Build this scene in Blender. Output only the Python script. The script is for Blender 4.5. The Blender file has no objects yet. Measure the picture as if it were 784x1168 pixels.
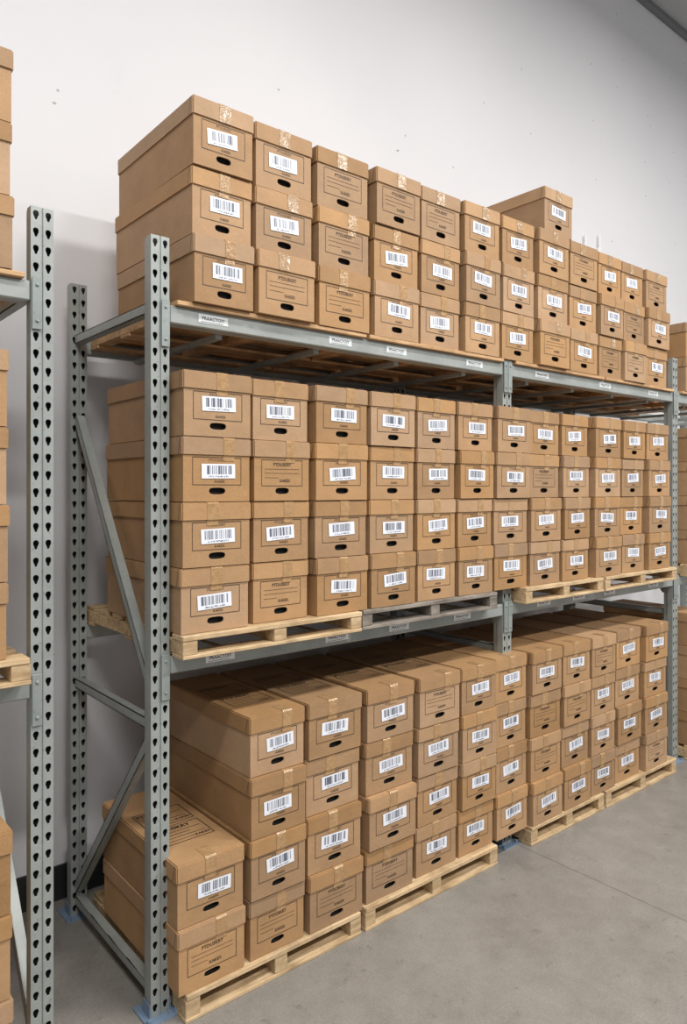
import bpy, bmesh, math, random
from mathutils import Vector, Matrix
random.seed(7)
scene = bpy.context.scene
COL = scene.collection
try:
    scene.view_settings.view_transform = 'Standard'
    scene.view_settings.look = 'None'
except Exception: pass

CAM = Vector((-1.11, -2.328, 1.80)); FPX = 836.0; HOR = 558.0
YAW = math.radians(39.7); SN, CS = math.sin(YAW), math.cos(YAW)
def px_x(px, y):
    u = (px-392.0)/FPX
    return CAM.x + (y-CAM.y)*(u*CS+SN)/(CS-u*SN)

# ---------------------------------------------------------------- materials
def new_mat(name):
    m = bpy.data.materials.new(name); m.use_nodes = True
    nt = m.node_tree; b = nt.nodes["Principled BSDF"]
    return m, nt, b
def N(nt, t, **kw):
    n = nt.nodes.new(t)
    for k, v in kw.items(): setattr(n, k, v)
    return n
def simple(name, col, rough=0.6, metal=0.0):
    m, nt, b = new_mat(name)
    b.inputs["Base Color"].default_value = (*col, 1); b.inputs["Roughness"].default_value = rough
    b.inputs["Metallic"].default_value = metal
    return m
def mix_rgb(nt, fac, a, b, mode='MIX'):
    n = N(nt, "ShaderNodeMix", data_type='RGBA', blend_type=mode)
    for sock, v in ((n.inputs[0], fac), (n.inputs[6], a), (n.inputs[7], b)):
        if hasattr(v, "links"): nt.links.new(v, sock)
        elif isinstance(v, (int, float)): sock.default_value = v
        else: sock.default_value = (*v, 1)
    return n.outputs[2]
def math_n(nt, op, a, b=None, c=None):
    n = N(nt, "ShaderNodeMath", operation=op)
    for i, v in enumerate((a, b, c)):
        if v is None: continue
        if hasattr(v, "links"): nt.links.new(v, n.inputs[i])
        else: n.inputs[i].default_value = v
    return n.outputs[0]
def noise(nt, vec, scale, detail=4, rough=0.5):
    n = N(nt, "ShaderNodeTexNoise"); n.inputs["Scale"].default_value = scale
    n.inputs["Detail"].default_value = detail; n.inputs["Roughness"].default_value = rough
    if vec is not None: nt.links.new(vec, n.inputs["Vector"])
    return n.outputs["Fac"]
def ramp(nt, fac, stops):
    n = N(nt, "ShaderNodeValToRGB")
    e = n.color_ramp.elements
    while len(e) < len(stops): e.new(0.5)
    for i, (p, c) in enumerate(stops):
        e[i].position = p; e[i].color = (*c, 1) if len(c) == 3 else c
    nt.links.new(fac, n.inputs[0]); return n.outputs[0]
def bump(nt, b, h, strength, dist=0.002):
    n = N(nt, "ShaderNodeBump"); n.inputs["Strength"].default_value = strength
    n.inputs["Distance"].default_value = dist
    nt.links.new(h, n.inputs["Height"]); nt.links.new(n.outputs[0], b.inputs["Normal"])

def cardboard(name, base):
    m, nt, b = new_mat(name)
    tc = N(nt, "ShaderNodeTexCoord"); oi = N(nt, "ShaderNodeObjectInfo")
    off = N(nt, "ShaderNodeVectorMath", operation='ADD')
    nt.links.new(tc.outputs["Object"], off.inputs[0])
    cmb = N(nt, "ShaderNodeCombineXYZ")
    r10 = math_n(nt, 'MULTIPLY', oi.outputs["Random"], 30.0)
    for i in range(3): nt.links.new(r10, cmb.inputs[i])
    nt.links.new(cmb.outputs[0], off.inputs[1])
    n1 = noise(nt, off.outputs[0], 6, 5, 0.6)
    n2 = noise(nt, off.outputs[0], 220, 3)
    n3 = noise(nt, off.outputs[0], 22, 6, 0.75)
    c = mix_rgb(nt, ramp(nt, n1, [(0.3, (0,0,0)), (0.7, (1,1,1))]), tuple(x*0.86 for x in base), tuple(x*1.07 for x in base))
    c = mix_rgb(nt, 0.09, c, ramp(nt, n2, [(0.35, (0.1,0.06,0.03)), (0.7, (0.6,0.44,0.26))]))
    c = mix_rgb(nt, ramp(nt, n3, [(0.62, (0,0,0)), (0.74, (0.4,0.4,0.4))]), c, tuple(x*0.55 for x in base))
    v = math_n(nt, 'MULTIPLY_ADD', oi.outputs["Random"], 0.30, 0.84)
    hs = N(nt, "ShaderNodeHueSaturation"); nt.links.new(c, hs.inputs["Color"]); nt.links.new(v, hs.inputs["Value"])
    w = N(nt, "ShaderNodeTexWhiteNoise", noise_dimensions='1D'); nt.links.new(oi.outputs["Random"], w.inputs["W"])
    s = math_n(nt, 'MULTIPLY_ADD', w.outputs["Value"], -0.20, 1.10); nt.links.new(s, hs.inputs["Saturation"])
    nt.links.new(hs.outputs[0], b.inputs["Base Color"])
    b.inputs["Roughness"].default_value = 0.66
    bump(nt, b, n1, 0.6, 0.010)
    return m
M_card = cardboard("cardboard", (0.405, 0.240, 0.118))
M_ink = simple("printed_ink", (0.070, 0.043, 0.026), 0.6)
M_inkd = simple("dark_printed_ink", (0.03, 0.022, 0.018), 0.6)

def mk_label():
    m, nt, b = new_mat("barcode_sticker")
    tc = N(nt, "ShaderNodeTexCoord"); oi = N(nt, "ShaderNodeObjectInfo")
    sp = N(nt, "ShaderNodeSeparateXYZ"); nt.links.new(tc.outputs["Object"], sp.inputs[0])
    x, z = sp.outputs[0], sp.outputs[2]
    xs = math_n(nt, 'FLOOR', math_n(nt, 'MULTIPLY', x, 640.0))
    seed = math_n(nt, 'MULTIPLY_ADD', oi.outputs["Random"], 97.0, xs)
    w = N(nt, "ShaderNodeTexWhiteNoise", noise_dimensions='1D'); nt.links.new(seed, w.inputs["W"])
    bar = math_n(nt, 'GREATER_THAN', w.outputs["Value"], 0.45)
    inx = math_n(nt, 'LESS_THAN', math_n(nt, 'ABSOLUTE', x), 0.054)
    inz = math_n(nt, 'MULTIPLY', math_n(nt, 'GREATER_THAN', z, -0.012), math_n(nt, 'LESS_THAN', z, 0.021))
    bar = math_n(nt, 'MULTIPLY', math_n(nt, 'MULTIPLY', bar, inx), inz)
    xt = math_n(nt, 'FLOOR', math_n(nt, 'MULTIPLY', x, 330.0))
    w2 = N(nt, "ShaderNodeTexWhiteNoise", noise_dimensions='2D')
    cb = N(nt, "ShaderNodeCombineXYZ"); nt.links.new(math_n(nt, 'ADD', xt, math_n(nt, 'MULTIPLY', oi.outputs["Random"], 55.0)), cb.inputs[0])
    nt.links.new(math_n(nt, 'FLOOR', math_n(nt, 'MULTIPLY', z, 600.0)), cb.inputs[1])
    nt.links.new(cb.outputs[0], w2.inputs["Vector"])
    tx = math_n(nt, 'GREATER_THAN', w2.outputs["Value"], 0.45)
    tz = math_n(nt, 'MULTIPLY', math_n(nt, 'GREATER_THAN', z, -0.023), math_n(nt, 'LESS_THAN', z, -0.017))
    tw = math_n(nt, 'LESS_THAN', math_n(nt, 'ABSOLUTE', x), 0.042)
    tx = math_n(nt, 'MULTIPLY', math_n(nt, 'MULTIPLY', tx, tz), tw)
    f = math_n(nt, 'MAXIMUM', bar, tx)
    c = mix_rgb(nt, f, (0.78, 0.81, 0.88), (0.13, 0.145, 0.19))
    nt.links.new(c, b.inputs["Base Color"]); b.inputs["Roughness"].default_value = 0.4
    return m
M_label = mk_label()

def mk_tape(name, white):
    m, nt, b = new_mat(name)
    tc = N(nt, "ShaderNodeTexCoord"); oi = N(nt, "ShaderNodeObjectInfo")
    mp = N(nt, "ShaderNodeVectorMath", operation='ADD'); nt.links.new(tc.outputs["Object"], mp.inputs[0])
    cmb = N(nt, "ShaderNodeCombineXYZ"); r = math_n(nt, 'MULTIPLY', oi.outputs["Random"], 20.0)
    for i in range(3): nt.links.new(r, cmb.inputs[i])
    nt.links.new(cmb.outputs[0], mp.inputs[1])
    n = noise(nt, mp.outputs[0], 55, 3, 0.6)
    if white: c = ramp(nt, n, [(0.45, (0.37, 0.235, 0.125)), (0.57, (0.43, 0.29, 0.17)), (0.68, (0.70, 0.64, 0.56))])  # pale stop paints glare patches into the tape colour
    else: c = ramp(nt, n, [(0.3, (0.35, 0.205, 0.095)), (0.7, (0.45, 0.285, 0.14))])
    nt.links.new(c, b.inputs["Base Color"]); b.inputs["Roughness"].default_value = 0.2
    bump(nt, b, n, 0.5, 0.005); return m
M_tape = mk_tape("packing_tape", False)
M_tape2 = mk_tape("clear_wrinkled_tape_painted_glare", True)

def mk_steel(name, base, rough=0.40):
    m, nt, b = new_mat(name)
    tc = N(nt, "ShaderNodeTexCoord")
    n = noise(nt, tc.outputs["Object"], 5, 6, 0.65)
    n2 = noise(nt, tc.outputs["Object"], 60, 4, 0.6)
    n3 = noise(nt, tc.outputs["Object"], 28, 5, 0.7)
    c = mix_rgb(nt, ramp(nt, n, [(0.35, (0,0,0)), (0.7, (1,1,1))]), tuple(x*0.84 for x in base), tuple(x*1.14 for x in base))
    c = mix_rgb(nt, ramp(nt, n2, [(0.62, (0,0,0)), (0.70, (0.55,0.55,0.55))]), c, (0.13, 0.13, 0.125))
    c = mix_rgb(nt, ramp(nt, n3, [(0.64, (0,0,0)), (0.72, (0.4,0.4,0.4))]), c, (0.55, 0.57, 0.56))
    nt.links.new(c, b.inputs["Base Color"]); b.inputs["Roughness"].default_value = rough
    b.inputs["Metallic"].default_value = 0.15
    return m
M_steel = mk_steel("grey_painted_steel", (0.325, 0.352, 0.337))
M_edge = mk_steel("bright_slot_edge", (0.50, 0.53, 0.52))
M_plate = mk_steel("blue_grey_painted_steel", (0.20, 0.28, 0.39))
M_conn = mk_steel("beam_connector_steel", (0.28, 0.315, 0.305))
M_dark = simple("painted_interior_shade", (0.012, 0.012, 0.012), 0.9)  # near-black colour standing in for shade inside posts and hand holes

def mk_wood(name, a, bcol):
    m, nt, b = new_mat(name)
    tc = N(nt, "ShaderNodeTexCoord"); oi = N(nt, "ShaderNodeObjectInfo")
    mp = N(nt, "ShaderNodeMapping"); mp.inputs["Scale"].default_value = (2.5, 30, 30)
    nt.links.new(tc.outputs["Object"], mp.inputs[0])
    r = math_n(nt, 'MULTIPLY', oi.outputs["Random"], 20.0)
    cmb = N(nt, "ShaderNodeCombineXYZ")
    for i in range(3): nt.links.new(r, cmb.inputs[i])
    nt.links.new(cmb.outputs[0], mp.inputs["Location"])
    n = noise(nt, mp.outputs[0], 1.8, 7, 0.7)
    n2 = noise(nt, tc.outputs["Object"], 9, 5, 0.6)
    c = mix_rgb(nt, ramp(nt, n, [(0.38, (0,0,0)), (0.62, (1,1,1))]), a, bcol)
    c = mix_rgb(nt, ramp(nt, n2, [(0.45, (0,0,0)), (0.75, (0.75,0.75,0.75))]), c, tuple(x*0.5 for x in a))
    nt.links.new(c, b.inputs["Base Color"]); b.inputs["Roughness"].default_value = 0.75
    bump(nt, b, n, 0.5, 0.003); return m
M_wood = mk_wood("pine_wood", (0.46, 0.31, 0.16), (0.70, 0.53, 0.32))
M_wood2 = mk_wood("weathered_wood", (0.17, 0.145, 0.12), (0.34, 0.30, 0.25))
M_wood3 = mk_wood("brown_wood", (0.46, 0.27, 0.13), (0.66, 0.43, 0.23))

# ---------------------------------------------------------------- mesh helpers
def mesh_obj(name, bm, mats):
    me = bpy.data.meshes.new(name); bm.normal_update(); bm.to_mesh(me); bm.free()
    for m in mats: me.materials.append(m)
    ob = bpy.data.objects.new(name, me); COL.objects.link(ob); return ob
def box(bm, x0, x1, y0, y1, z0, z1, mi=0, bev=0.0):
    vs = [bm.verts.new(p) for p in ((x0,y0,z0),(x1,y0,z0),(x1,y1,z0),(x0,y1,z0),(x0,y0,z1),(x1,y0,z1),(x1,y1,z1),(x0,y1,z1))]
    fs = [bm.faces.new([vs[i] for i in f]) for f in ((3,2,1,0),(4,5,6,7),(0,1,5,4),(1,2,6,5),(2,3,7,6),(3,0,4,7))]
    for f in fs: f.material_index = mi
    if bev > 0:
        es = list({e for f in fs for e in f.edges})
        bmesh.ops.bevel(bm, geom=es, offset=bev, segments=1, affect='EDGES')
    return fs
def quad(bm, pts, mi=0):
    f = bm.faces.new([bm.verts.new(p) for p in pts]); f.material_index = mi; return f
def rect_xz(bm, x0, x1, z0, z1, y, mi):
    quad(bm, ((x0,y,z0),(x1,y,z0),(x1,y,z1),(x0,y,z1)), mi)
def holed(bm, x0, x1, z0, z1, y, hx, hz, a, b, taper=0.0, n=3.2, mi=0, depth=0.0, extra=20, mi_edge=None):
    """rectangle in XZ facing -Y with a rounded hole"""
    angs = [math.atan2(zz-hz, xx-hx) for xx in (x0,x1) for zz in (z0,z1)]
    angs += [2*math.pi*i/extra - math.pi + 0.01 for i in range(extra)]
    angs = sorted(set(round(t, 5) for t in angs))
    outer, inner, back = [], [], []
    for t in angs:
        c, s = math.cos(t), math.sin(t)
        k = []
        if c > 1e-9: k.append((x1-hx)/c)
        if c < -1e-9: k.append((x0-hx)/c)
        if s > 1e-9: k.append((z1-hz)/s)
        if s < -1e-9: k.append((z0-hz)/s)
        R = min(k)
        aa = a*(1+taper*s)
        r = 1/((abs(c)/aa)**n+(abs(s)/b)**n)**(1/n)
        outer.append(bm.verts.new((hx+R*c, y, hz+R*s)))
        inner.append(bm.verts.new((hx+r*c, y, hz+r*s)))
        if depth: back.append(bm.verts.new((hx+r*c, y+depth, hz+r*s)))
    L = len(angs)
    for i in range(L):
        j = (i+1) % L
        f = bm.faces.new((inner[i], outer[i], outer[j], inner[j])); f.material_index = mi
        if depth:
            f = bm.faces.new((back[i], inner[i], inner[j], back[j])); f.material_index = mi if mi_edge is None else mi_edge

def text_into(bm, body, size, cx, cz, y, mi, bold=0.0, flat=False):
    cu = bpy.data.curves.new("tmp_txt", 'FONT'); cu.body = body; cu.size = size
    cu.align_x = 'CENTER'; cu.align_y = 'CENTER'; cu.offset = bold; cu.resolution_u = 2
    ob = bpy.data.objects.new("tmp_txt", cu); COL.objects.link(ob)
    dg = bpy.context.evaluated_depsgraph_get(); dg.update()
    me = bpy.data.meshes.new_from_object(ob.evaluated_get(dg))
    if flat: me.transform(Matrix.Translation((cx, cz, y)))
    else: me.transform(Matrix.Translation((cx, y, cz)) @ Matrix.Rotation(math.pi/2, 4, 'X'))
    tmp = bmesh.new(); tmp.from_mesh(me)
    vm = {v: bm.verts.new(v.co) for v in tmp.verts}
    for f in tmp.faces:
        try:
            g = bm.faces.new([vm[v] for v in f.verts]); g.material_index = mi
        except ValueError: pass
    tmp.free(); bpy.data.objects.remove(ob); bpy.data.meshes.remove(me); bpy.data.curves.remove(cu)

# ---------------------------------------------------------------- storage box parts
BW, BD, BH = 0.280, 0.664, 0.240
LIDH = 0.064
OV = 0.0055
def body_mesh(kind):
    bm = bmesh.new()
    hw, hd, top = BW/2-OV, BD/2-OV, BH-0.008
    holed(bm, -hw, hw, 0.001, 0.085, -hd, 0, 0.040, 0.034, 0.0125, n=3.0, depth=0.006, extra=24)
    rect_xz(bm, -hw, hw, 0.085, top, -hd, 0)
    quad(bm, ((-hw,hd,0.001),(-hw,-hd,0.001),(-hw,-hd,top),(-hw,hd,top)))
    quad(bm, ((hw,-hd,0.001),(hw,hd,0.001),(hw,hd,top),(hw,-hd,top)))
    quad(bm, ((hw,hd,0.001),(-hw,hd,0.001),(-hw,hd,top),(hw,hd,top)))
    quad(bm, ((-hw,hd,0.001),(hw,hd,0.001),(hw,-hd,0.001),(-hw,-hd,0.001)))
    quad(bm, ((-hw,-hd,top),(hw,-hd,top),(hw,hd,top),(-hw,hd,top)))
    rect_xz(bm, -0.06, 0.06, 0.012, 0.075, -hd+0.02, 2)  # dark sheet behind the hand hole, paints the shade inside
    y = -hd-0.0009; t = 0.0012
    def frame(x0, x1, z0, z1):
        rect_xz(bm, x0, x1, z0-t, z0+t, y, 1); rect_xz(bm, x0, x1, z1-t, z1+t, y, 1)
        rect_xz(bm, x0-t, x0+t, z0, z1, y, 1); rect_xz(bm, x1-t, x1+t, z0, z1, y, 1)
    if kind == 0:
        frame(-0.098, 0.098, 0.063, 0.164)
        text_into(bm, "PTUUSXRY", 0.014, 0.0, 0.154, y, 1)
        text_into(bm, "KAKEX", 0.013, 0.010, 0.075, y, 1, bold=0.0002)
    else:
        frame(-0.100, 0.100, 0.060, 0.162)
        text_into(bm, "PTDUSKRY", 0.018, 0.0, 0.144, y, 1, bold=0.0004)
        for z, a, b_ in ((0.126, -0.085, 0.085), (0.110, -0.085, 0.085), (0.092, -0.085, -0.02)):
            rect_xz(bm, a, b_, z-t*.6, z+t*.6, y, 1)
        text_into(bm, "KAKEX", 0.016, 0.012, 0.080, y, 1, bold=0.0004)
    o = mesh_obj("box_body", bm, [M_card, M_ink, M_dark]); me = o.data; bpy.data.objects.remove(o); return me
def lid_mesh(printed):
    bm = bmesh.new()
    hw, hd = BW/2, BD/2; z0, z1 = BH-0.002-LIDH, BH-0.002
    box(bm, -hw, hw, -hd, hd, z0, z1, 0)
    top_edges = [e for e in bm.edges if all(v.co.z > z1-1e-4 for v in e.verts)] + [e for e in bm.edges if abs(e.verts[0].co.z-e.verts[1].co.z) > 0.01]
    bmesh.ops.bevel(bm, geom=top_edges, offset=0.0045, segments=2, affect='EDGES')
    for s in (-1, 1):
        x = s*(hw+0.0004)
        quad(bm, ((x, -hd+0.028, z0), (x, -hd+0.0305, z0), (x, -hd+0.018, z1-0.006), (x, -hd+0.0155, z1-0.006)), 1)
    if printed:
        z = z1+0.0008
        def ln(xa, ya, xb, yb, t=0.0019, mi=2):
            d = Vector((xb-xa, yb-ya)).normalized(); nx, ny = -d.y*t, d.x*t
            quad(bm, ((xa-nx,ya-ny,z),(xb-nx,yb-ny,z),(xb+nx,yb+ny,z),(xa+nx,ya+ny,z)), mi)
        def rc(x0, x1, y0, y1):
            ln(x0,y0,x1,y0); ln(x0,y1,x1,y1); ln(x0,y0,x0,y1); ln(x1,y0,x1,y1)
        rc(-0.10, 0.10, -0.18, -0.04); rc(-0.10, 0.10, -0.02, 0.12)
        for y0 in (-0.18, -0.02):
            text_into(bm, "PTDUSKRY", 0.030, -0.02, y0+0.116, z, 2, bold=0.0010, flat=True)
            for k in range(4):
                ln(-0.088, y0+0.020+k*0.023, 0.085 if k % 2 else 0.03, y0+0.020+k*0.023, t=0.0015)
            text_into(bm, "KAKEX", 0.020, 0.062, y0+0.020, z, 2, bold=0.0006, flat=True)
    o = mesh_obj("box_lid", bm, [M_card, M_ink, M_inkd]); me = o.data; bpy.data.objects.remove(o); return me
def label_mesh():
    bm = bmesh.new(); rect_xz(bm, -0.068, 0.068, -0.027, 0.027, 0, 0)
    o = mesh_obj("barcode_label", bm, [M_label]); me = o.data; bpy.data.objects.remove(o); return me
def tape_mesh(mat, ragged):
    bm = bmesh.new(); rnd = random.Random(3)
    hd = BD/2; zt = BH-0.002; w = 0.023 if not ragged else 0.026
    e = 0.0012
    prof = [(-hd+0.075, zt+e), (-hd+0.004, zt+e), (-hd-e, zt-0.005), (-hd-e, zt-0.035), (-hd-e, zt-LIDH), (-hd-e+OV, zt-LIDH-0.005), (-hd+OV-e*1.5, zt-LIDH-0.022)]
    if ragged: prof = prof[:-2]; prof[0] = (-hd+0.05, zt+e)
    L, R = [], []
    for (y, z) in prof:
        j = rnd.uniform(-0.004, 0.004) if ragged else 0
        L.append(bm.verts.new((-w+j, y, z))); R.append(bm.verts.new((w-j*0.7, y, z)))
    for i in range(len(prof)-1): bm.faces.new((L[i+1], R[i+1], R[i], L[i]))
    o = mesh_obj("packing_tape", bm, [mat]); me = o.data; bpy.data.objects.remove(o); return me
ME_body = [body_mesh(0), body_mesh(1)]
ME_lid = [lid_mesh(False), lid_mesh(True)]
ME_label = label_mesh()
ME_tape = [tape_mesh(M_tape, False), tape_mesh(M_tape2, True)]

def add_child(name, me, parent, loc=(0,0,0), rot=(0,0,0)):
    o = bpy.data.objects.new(name, me); o.location = loc; o.rotation_euler = rot
    o.parent = parent; COL.objects.link(o); return o
def storage_box(x, yc, z, width, height, labelled, group, printed=False, where="", ragged=False, yaw=0.0):
    e = bpy.data.objects.new("storage_box", None); e.empty_display_size = 0.1; COL.objects.link(e)
    e.location = (x, yc, z); e.scale = (width/BW, 1, height/BH); e.rotation_euler = (0, 0, yaw)
    add_child("box_body", ME_body[0 if labelled else 1], e)
    add_child("box_lid", ME_lid[1 if printed else 0], e)
    if labelled:
        add_child("barcode_label", ME_label, e, (random.uniform(-0.008, 0.014), -BD/2+OV-0.0024, 0.118+random.uniform(-0.007, 0.007)), (0, random.uniform(-0.07, 0.05), 0))
    add_child("packing_tape", ME_tape[1 if ragged else 0], e, (random.uniform(-0.02, 0.05), 0, 0))
    what = "with barcode label" if labelled else "with printed front"
    e["label"] = f"brown cardboard file box {what}, {where}"
    e["category"] = "storage box"; e["group"] = group
    return e

# ---------------------------------------------------------------- pallets
def pallet(x0, x1, y0, y1, z0, z1, mat, label, group, t=0.018, sw=0.028, nb=7, sunk=None):
    e = bpy.data.objects.new("wooden_pallet", None); COL.objects.link(e)
    cx, cy = (x0+x1)/2, (y0+y1)/2; e.location = (cx, cy, z0)
    W, D, H = (x1-x0)/2, (y1-y0)/2, z1-z0
    ys0, ys1 = (-D, D) if sunk is None else (sunk[0]-cy, sunk[1]-cy)
    bm = bmesh.new(); bw = 0.082
    for i in range(nb):
        c = -D+bw/2+(2*D-bw)*i/(nb-1); j = random.uniform(-0.006, 0.006)
        box(bm, -W+abs(j), W-abs(j), c-bw/2, c+bw/2, H-t, H, 0, 0.002)
    o = mesh_obj("top_deck", bm, [mat]); o.parent = e
    bm = bmesh.new()
    for i in range(3):
        c = ys0+bw/2+(ys1-ys0-bw)*i/2
        box(bm, -W, W, c-bw/2, c+bw/2, 0, t*0.75, 0, 0.002)
    o = mesh_obj("bottom_deck", bm, [mat]); o.parent = e
    for c in (-W+sw+0.001, 0, W-sw-0.001):
        bm = bmesh.new(); box(bm, -sw, sw, ys0+0.003, ys1-0.003, t*0.75+0.0003, H-t-0.0003, 0, 0.002)
        o = mesh_obj("stringer", bm, [mat]); o.parent = e; o.location.x = c
    e["label"] = label; e["category"] = "pallet"; e["group"] = group
    return e

# ---------------------------------------------------------------- rack
H_POST = 2.66; PW = 0.068; PD = 0.062
def post_mesh():
    bm = bmesh.new(); n = 50; pitch = H_POST/n; z = 0.0
    hw = PW/2
    for i in range(n):
        z1 = z+pitch
        for sx in (-1, 1):
            x0, x1 = (-hw, -0.003) if sx < 0 else (0.003, hw)
            holed(bm, x0, x1, z, z1, 0, sx*0.0185, z+pitch/2, 0.0076, 0.0155, taper=0.40, n=2.3, depth=0.004, extra=14, mi_edge=2)
        z = z1
    ft = z
    for a, b_ in (((-0.003, 0), (-0.0015, 0.004)), ((-0.0015, 0.004), (0.0015, 0.004)), ((0.0015, 0.004), (0.003, 0))):
        quad(bm, ((a[0], a[1], 0), (b_[0], b_[1], 0), (b_[0], b_[1], ft), (a[0], a[1], ft)))
    for s in (-1, 1):
        path = [(s*hw, 0), (s*hw, 0.036), (s*(hw-0.006), 0.042), (s*(hw-0.006), PD), (s*(hw-0.02), PD)]
        for a, b_ in zip(path, path[1:]):
            for dx, mi in ((0, 0), (-s*0.002, 1)):  # inner copy of each wall is coloured dark as interior shade
                quad(bm, ((a[0]+dx, a[1], 0), (b_[0]+dx, b_[1], 0), (b_[0]+dx, b_[1], ft), (a[0]+dx, a[1], ft)), mi)
    quad(bm, ((-hw+0.003, 0.022, 0), (hw-0.003, 0.022, 0), (hw-0.003, 0.022, ft), (-hw+0.003, 0.022, ft)), 1)  # dark sheet behind the slots, painted in for the post's inner shade
    o = mesh_obj("upright_post", bm, [M_steel, M_dark, M_edge]); me = o.data; bpy.data.objects.remove(o); return me
ME_post = post_mesh()
def bar_between(name, p, q, wy, wz, mat, parent):
    p, q = Vector(p), Vector(q); L = (q-p).length
    bm = bmesh.new()
    box(bm, -wy/2, -wy/2+0.003, -wz/2, wz/2, 0, L)
    box(bm, -wy/2, wy/2, -wz/2, -wz/2+0.003, 0, L)
    box(bm, -wy/2, wy/2, wz/2-0.003, wz/2, 0, L)
    o = mesh_obj(name, bm, [mat]); o.parent = parent; o.location = p
    d = (q-p).normalized(); a = math.atan2(-d.y, d.z)
    o.rotation_euler = (a, 0, 0)
    return o
BR_FULL = ((0.07, 0.07), (0.985, 0.985), (2.43, 2.43), (0.93, 0.12), (1.12, 2.10))
def frame_at(x, parent, braces=BR_FULL):
    ye = 0.77
    for y in (0, ye):
        add_child("upright_post", ME_post, parent, (x, y, 0.006))
        bm = bmesh.new()
        box(bm, -0.060, 0.060, -0.035, 0.09, 0, 0.006)
        for bx, by in ((-0.048, -0.022), (0.048, -0.022)):
            bmesh.ops.create_cone(bm, cap_ends=True, segments=6, radius1=0.009, radius2=0.009, depth=0.012, matrix=Matrix.Translation((bx, by, 0.012)))
        box(bm, -PW/2-0.005, -PW/2-0.001, 0.0, 0.055, 0.006, 0.05)
        box(bm, PW/2+0.001, PW/2+0.005, 0.0, 0.055, 0.006, 0.05)
        o = mesh_obj("base_plate", bm, [M_plate]); o.parent = parent; o.location = (x, y, 0.0)
    ya, yb = PD+0.001, ye-0.001
    for za, zb in braces:
        bar_between("frame_brace", (x, ya, za), (x, yb, zb), 0.034, 0.036, M_steel, parent)
M_stick = simple("sticker_paper", (0.66, 0.70, 0.72), 0.5)
M_stick2 = simple("brightened_sticker_paper", (0.85, 0.87, 0.88), 0.5)  # colour lifted to offset the shadow of the pallet overhang
def beam(x0, x1, y, ztop, h, parent, back=False, stickers=(), smat=None):
    L = x1-x0
    bm = bmesh.new()
    box(bm, 0, L, 0, 0.042, -h, 0, 0, 0.004)
    if not back: box(bm, 0, L, 0.0425, 0.060, -h, -0.030, 0, 0.002)
    o = mesh_obj("shelf_beam", bm, [M_steel]); o.parent = parent; o.location = (x0, y, ztop)
    if not back:
        for xa in (-0.033, L+0.003):
            bm = bmesh.new()
            box(bm, xa, xa+0.030, -0.007, -0.0025, -h-0.085, 0.012, 0, 0.001)
            for zz in (-0.012, -h-0.06):
                bmesh.ops.create_uvsphere(bm, u_segments=8, v_segments=6, radius=0.006, matrix=Matrix.Translation((xa+0.015, -0.007, zz)))
            c = mesh_obj("beam_connector", bm, [M_conn]); c.parent = o
        for sx in stickers:
            bm = bmesh.new(); hw = 0.060
            rect_xz(bm, -hw, hw, -0.015, 0.015, 0, 0)
            text_into(bm, "PRAACYOIY", 0.017, 0.0, 0.001, -0.0006, 1, bold=0.0002)
            rect_xz(bm, -hw+0.01, hw-0.02, -0.0115, -0.010, -0.0006, 1)
            st = mesh_obj("beam_sticker", bm, [smat, M_inkd]); st.parent = o
            st.location = (sx-x0, -0.0015, -h/2+0.002)
    return o
ZB_T, ZB_M = 2.436, 1.222
def rack(posts, label, stickers_top=(), stickers_mid=(), open_left=None, braces=BR_FULL):
    e = bpy.data.objects.new("pallet_rack", None); COL.objects.link(e)
    for x in posts: frame_at(x, e, braces)
    spans = list(zip(posts, posts[1:]))
    if open_left is not None: spans.insert(0, (open_left, posts[0]))
    for (a, b) in spans:
        for zt, st, h, sm in ((ZB_T, stickers_top, 0.062, M_stick), (ZB_M, stickers_mid, 0.060, M_stick2)):
            xa, xb = a+PW/2+0.001, b-PW/2-0.001
            beam(xa, xb, -0.002, zt, h, e, stickers=[s for s in st if xa < s-0.06 and s+0.06 < xb], smat=sm)
            beam(xa, xb, 0.780, zt, h, e, back=True)
            n = 4
            for i in range(n):
                xx = xa+(xb-xa)*(i+0.5)/n
                bm = bmesh.new(); box(bm, -0.014, 0.014, 0.061, 0.779, -0.018, 0)
                o = mesh_obj("cross_bar", bm, [M_steel]); o.parent = e; o.location = (xx, 0, zt-(0.0625 if zt > 2 else 0.002))
    e["label"] = label; e["category"] = "storage rack"
    return e
X2, X3 = 1.90, 3.674
rack([0.008, X2, X3, 5.5], "grey steel rack with perforated posts holding cardboard file boxes",
     stickers_top=[px_x(p, 0) for p in (243, 388, 452, 541, 618, 690, 745)],
     stickers_mid=[px_x(p, 0) for p in (251, 384, 455, 527, 620, 660, 695, 745)])
rack([-0.383], "grey steel rack end with perforated post beside the long rack",
     open_left=-2.2, braces=((0.08, 0.98), (2.43, 2.43)))

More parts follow.
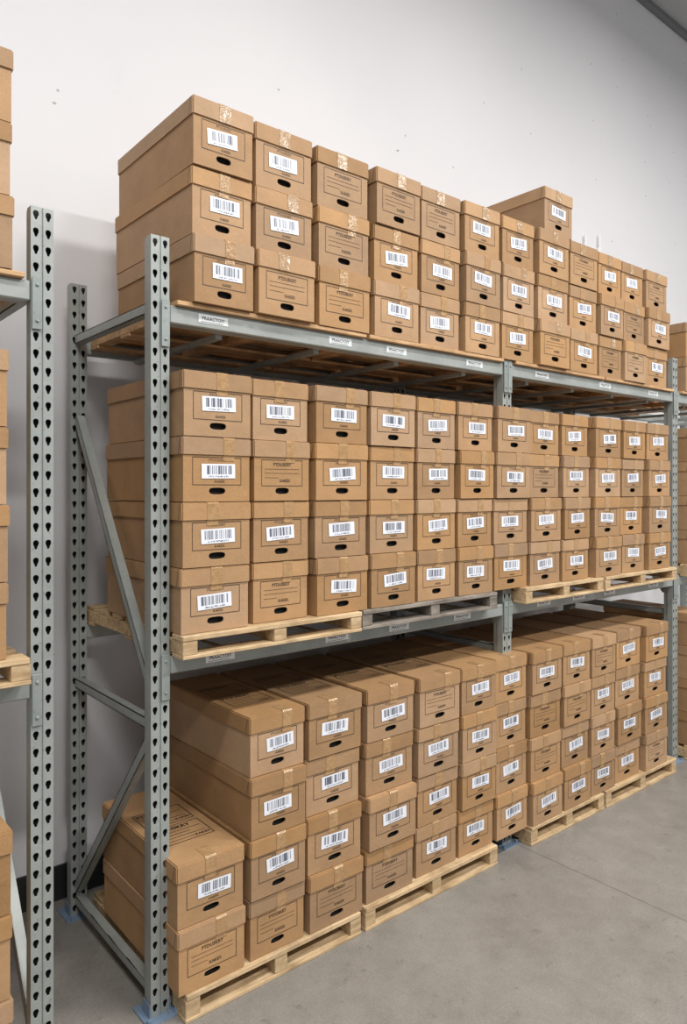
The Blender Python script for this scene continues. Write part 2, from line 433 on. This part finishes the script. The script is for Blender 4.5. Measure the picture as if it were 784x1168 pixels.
# ---------------------------------------------------------------- shelves content
LT = "brown slatted wooden pallet on the upper shelf beams"
LM = "pale pine pallet on the middle shelf beams under boxes"
LF = "pale pine pallet on the concrete floor under boxes"
def top_pallet(a, b, lab, grp): pallet(a, b, -0.022, 0.815, ZB_T-0.043, ZB_T+0.0165, M_wood3, lab, grp, t=0.016, nb=7, sunk=(0.061, 0.777))
ZM0, ZM1, ZF = 1.2225, 1.302, 0.092
PT = [(0.06, 0.935), (0.945, 1.855), (1.945, 2.785), (2.795, 3.62), (3.73, 4.5)]
PM = [(0.05, 0.852), (0.868, 1.74), (1.945, 2.665), (2.685, 3.53), (3.73, 4.5)]
PF = [(0.055, 0.84), (0.862, 1.71), (1.975, 2.655), (2.675, 3.50), (3.76, 4.5)]
for i in range(5):
    top_pallet(*PT[i], LT, "pallets on the upper shelf")
    dark = (i == 1)
    pallet(*PM[i], -0.085 if not dark else -0.070, 0.80, ZM0, ZM1, M_wood2 if dark else M_wood,
           "weathered grey wooden pallet on the middle shelf beams" if dark else LM, "pallets on the middle shelf")
    pallet(*PF[i], -0.095, 0.74, 0.0, ZF, M_wood, LF, "pallets on the floor")

def fill(edges, yf, base, pitch, rows, nolabel, group, where, ragged_top=False, printed_cols=(), jit=0.012, yj=0.010):
    for c in range(len(edges)-1):
        xa, xb = px_x(edges[c], yf), px_x(edges[c+1], yf)
        w = min(max(xb-xa-0.019, 0.250), 0.276); xc = (xa+xb)/2
        n = rows[c] if isinstance(rows, (list, tuple)) else rows
        cj = random.uniform(-0.008, 0.008)
        for r in range(n):            # r=0 bottom
            fromtop = n-r
            top = r == n-1
            j = cj+random.uniform(-jit, jit)
            lab = (c+1, fromtop) not in nolabel
            storage_box(xc+random.uniform(-0.002, 0.002), yf+BD/2+j, base+r*pitch, w, pitch, lab, group,
                        printed=top and (c in printed_cols), where=where, ragged=ragged_top and (top or random.random() < 0.2), yaw=random.uniform(-yj, yj))
top_edges = [217, 290, 360, 427, 482, 530, 573, 612, 650, 685, 712, 738, 764]
fill(top_edges, -0.03, 2.4535, 0.240, 3, {(3,1),(4,1),(5,1),(9,1),(12,1),(3,2),(11,2),(2,3),(3,3),(8,3),(10,3),(11,3)}, "boxes on the upper shelf", "on the upper rack shelf", ragged_top=True)
xa = px_x(622, -0.03)
storage_box(xa+0.13, -0.03+BD/2, 2.4535+3*0.24, 0.262, 0.235, True, "boxes on the upper shelf", where="alone on the fourth layer", ragged=True)
mid_edges = [203, 288, 357, 421, 476, 523, 565, 606, 643, 675, 711, 738, 767]
fill(mid_edges, -0.06, ZM1+0.001, 0.2265, 4, {(2,2),(2,4),(8,2)}, "boxes on the middle shelf", "on the middle rack shelf")
bot_edges = [200, 283, 350, 416, 477, 527, 568, 605, 642, 675, 703, 735, 762]
fill(bot_edges, -0.085, ZF+0.001, 0.2205, [2]+[4]*11, {(1,2),(2,4),(3,4),(4,4),(5,1),(8,2),(8,3),(9,2),(10,1),(12,4)}, "boxes on the floor pallets", "on a floor pallet", printed_cols=(0, 1, 2, 3, 4))
for (yf, base, pitch, n, grp, wh) in ((-0.03, 2.4535, 0.232, 2, "boxes on the upper shelf", "on the upper rack shelf"),
                              (-0.06, ZM1+0.001, 0.2265, 4, "boxes on the middle shelf", "on the middle rack shelf"),
                              (-0.085, ZF+0.001, 0.2205, 4, "boxes on the floor pallets", "on a floor pallet")):
    for r in range(n): storage_box(3.905, yf+BD/2, base+r*pitch, 0.275, pitch, r % 2 == 0, grp, where=wh)
GN = "pallets on the neighbouring rack"
pallet(-1.30, -0.435, -0.07, 0.80, ZM0, ZM1, M_wood, "pale pine pallet on the neighbouring rack shelf", GN)
top_pallet(-1.30, -0.435, "brown wooden pallet on the neighbouring upper shelf", GN)
pallet(-1.30, -0.435, -0.10, 0.74, 0.0, ZF, M_wood, "pale pine pallet on floor under the neighbouring rack", GN)
for (yf, xr, base, pitch, n) in ((-0.03, -0.475, 2.4535, 0.217, 3), (-0.06, -0.492, ZM1+0.001, 0.2265, 4), (-0.10, -0.493, ZF+0.001, 0.243, 3)):
    for r in range(n): storage_box(xr-0.14+random.uniform(-0.004, 0.004), yf+BD/2, base+r*pitch, 0.28, pitch, True, "boxes on the neighbouring rack", where="on the neighbouring rack")

# ---------------------------------------------------------------- room
WALL_Y = 0.95; CEIL = 6.10
def struct(o): o["kind"] = "structure"; return o
m, nt, b = new_mat("painted_wall")
tc = N(nt, "ShaderNodeTexCoord")
n1 = noise(nt, tc.outputs["Object"], 0.8, 4); n2 = noise(nt, tc.outputs["Object"], 3.5, 7, 0.75)
c = ramp(nt, n1, [(0.3, (0.705, 0.710, 0.735)), (0.7, (0.755, 0.757, 0.778))])
c = mix_rgb(nt, ramp(nt, n2, [(0.62, (0,0,0)), (0.80, (0.25,0.25,0.25))]), c, (0.55, 0.54, 0.54))
spx = N(nt, "ShaderNodeSeparateXYZ"); nt.links.new(tc.outputs["Object"], spx.inputs[0])
for sc, th, amt, zs in ((2.3, 0.015, 0.6, 1.0), (1.3, 0.012, 0.7, 1.8)):
    cx = N(nt, "ShaderNodeCombineXYZ"); nt.links.new(spx.outputs[0], cx.inputs[0]); nt.links.new(math_n(nt, 'MULTIPLY', spx.outputs[2], zs), cx.inputs[1])
    v = N(nt, "ShaderNodeTexVoronoi"); v.voronoi_dimensions = '2D'; v.inputs["Scale"].default_value = sc; nt.links.new(cx.outputs[0], v.inputs["Vector"])
    sp = math_n(nt, 'LESS_THAN', v.outputs["Distance"], th)
    sc_ = N(nt, "ShaderNodeSeparateColor"); nt.links.new(v.outputs["Color"], sc_.inputs[0])
    sp = math_n(nt, 'MULTIPLY', sp, math_n(nt, 'GREATER_THAN', sc_.outputs[0], 0.55))
    c = mix_rgb(nt, math_n(nt, 'MULTIPLY', sp, amt), c, (0.25, 0.22, 0.20))
nt.links.new(c, b.inputs["Base Color"]); b.inputs["Roughness"].default_value = 0.6
bump(nt, b, noise(nt, tc.outputs["Object"], 120, 3), 0.12, 0.003)
M_wall = m
bm = bmesh.new(); box(bm, -4, 9, WALL_Y, WALL_Y+0.15, 0, CEIL); struct(mesh_obj("wall_back", bm, [M_wall]))
bm = bmesh.new(); box(bm, 9, 9.15, -7, WALL_Y+0.15, 0, CEIL); struct(mesh_obj("wall_right", bm, [M_wall]))
M_ceil = simple("ceiling_panel", (0.42, 0.44, 0.45), 0.7)
bm = bmesh.new(); box(bm, -4, 9.15, -7, WALL_Y+0.15, CEIL, CEIL+0.1); struct(mesh_obj("ceiling", bm, [M_ceil]))
bm = bmesh.new(); box(bm, -4, 9, WALL_Y-0.05, WALL_Y, CEIL-0.05, CEIL, 0, 0.004); struct(mesh_obj("trim_1", bm, [simple("steel_trim", (0.16, 0.17, 0.18), 0.5)]))
bm = bmesh.new(); box(bm, -4, 9, WALL_Y-0.012, WALL_Y, 0, 0.15); struct(mesh_obj("baseboard_back", bm, [simple("black_rubber", (0.02, 0.02, 0.022), 0.5)]))

m, nt, b = new_mat("polished_concrete")
tc = N(nt, "ShaderNodeTexCoord"); P = tc.outputs["Object"]
n1 = noise(nt, P, 1.3, 8, 0.68); n2 = noise(nt, P, 8, 8, 0.8); n3 = noise(nt, P, 110, 3); n4 = noise(nt, P, 14, 6, 0.7)
c = ramp(nt, n1, [(0.32, (0.165, 0.153, 0.137)), (0.50, (0.225, 0.211, 0.191)), (0.70, (0.28, 0.265, 0.242))])
c = mix_rgb(nt, 0.32, c, ramp(nt, n2, [(0.3, (0.12, 0.111, 0.10)), (0.7, (0.35, 0.33, 0.305))]))
c = mix_rgb(nt, 0.10, c, ramp(nt, n3, [(0.35, (0.05,0.05,0.05)), (0.7, (0.5,0.48,0.45))]))
c = mix_rgb(nt, ramp(nt, n4, [(0.60, (0,0,0)), (0.68, (0.5,0.5,0.5))]), c, (0.11, 0.10, 0.09))
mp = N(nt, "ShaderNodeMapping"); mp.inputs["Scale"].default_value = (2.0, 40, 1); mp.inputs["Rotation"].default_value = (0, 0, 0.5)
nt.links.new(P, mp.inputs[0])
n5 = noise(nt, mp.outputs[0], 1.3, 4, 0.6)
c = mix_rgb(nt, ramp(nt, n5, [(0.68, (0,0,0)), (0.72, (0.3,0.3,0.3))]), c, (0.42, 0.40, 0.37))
sp = N(nt, "ShaderNodeSeparateXYZ"); nt.links.new(P, sp.inputs[0])
jw = math_n(nt, 'MULTIPLY', n2, 0.02)
jx = math_n(nt, 'LESS_THAN', math_n(nt, 'ABSOLUTE', math_n(nt, 'ADD', math_n(nt, 'SUBTRACT', sp.outputs[0], 1.95), jw)), 0.003)
c = mix_rgb(nt, math_n(nt, 'MULTIPLY', jx, 0.6), c, (0.06, 0.055, 0.05))
nt.links.new(c, b.inputs["Base Color"])
rr = math_n(nt, 'MULTIPLY_ADD', n1, 0.45, 0.10); nt.links.new(rr, b.inputs["Roughness"])
bump(nt, b, n2, 0.06, 0.003)
bm = bmesh.new(); box(bm, -4, 9.15, -7, WALL_Y+0.15, -0.1, 0); struct(mesh_obj("floor", bm, [m]))

M_pipe = simple("white_plastic", (0.85, 0.85, 0.87), 0.4)
def wall_px(px, py):
    x = px_x(px, WALL_Y-0.02)
    Z = (x-CAM.x)*SN+(WALL_Y-0.02-CAM.y)*CS
    return x, CAM.z+(HOR-py)/FPX*Z
for p in (668, 684):
    x, z = wall_px(p, 268); bm = bmesh.new()
    bmesh.ops.create_cone(bm, cap_ends=True, segments=12, radius1=0.009, radius2=0.009, depth=0.35, matrix=Matrix.Translation((0, 0, -0.175)))
    box(bm, -0.016, 0.016, 0.0, 0.02, -0.14, -0.11)
    o = mesh_obj("wall_pipe", bm, [M_pipe]); o.location = (x, WALL_Y-0.021, z)
    o["label"] = "short thin white pipe fixed to the wall"; o["category"] = "pipe"; o["group"] = "pipes on the wall"

# ---------------------------------------------------------------- lights
def area(loc, sx, sy, power, col=(1, 0.97, 0.935)):
    l = bpy.data.lights.new("ceiling_light", 'AREA'); l.shape = 'RECTANGLE'; l.size = sx; l.size_y = sy
    l.energy = power; l.color = col
    o = bpy.data.objects.new("ceiling_light", l); COL.objects.link(o); o.location = loc
for x in (-1.5, 1.8, 5.0):
    area((x, -2.4, 5.7), 1.6, 0.4, 122)
    area((x, -5.2, 5.7), 1.6, 0.4, 195)
w = bpy.data.worlds.new("world"); scene.world = w; w.use_nodes = True
bg = w.node_tree.nodes["Background"]; bg.inputs[0].default_value = (0.96, 0.97, 1.0, 1); bg.inputs[1].default_value = 0.37

# ---------------------------------------------------------------- camera
cd = bpy.data.cameras.new("camera"); cam = bpy.data.objects.new("camera", cd); COL.objects.link(cam)
cd.sensor_fit = 'AUTO'; cd.sensor_width = 36; cd.lens = FPX/1168*36
cd.shift_y = (HOR-584.0)/1168.0
cam.location = CAM; cam.rotation_euler = (math.pi/2, 0, -YAW)
cd.clip_start = 0.05
scene.camera = cam
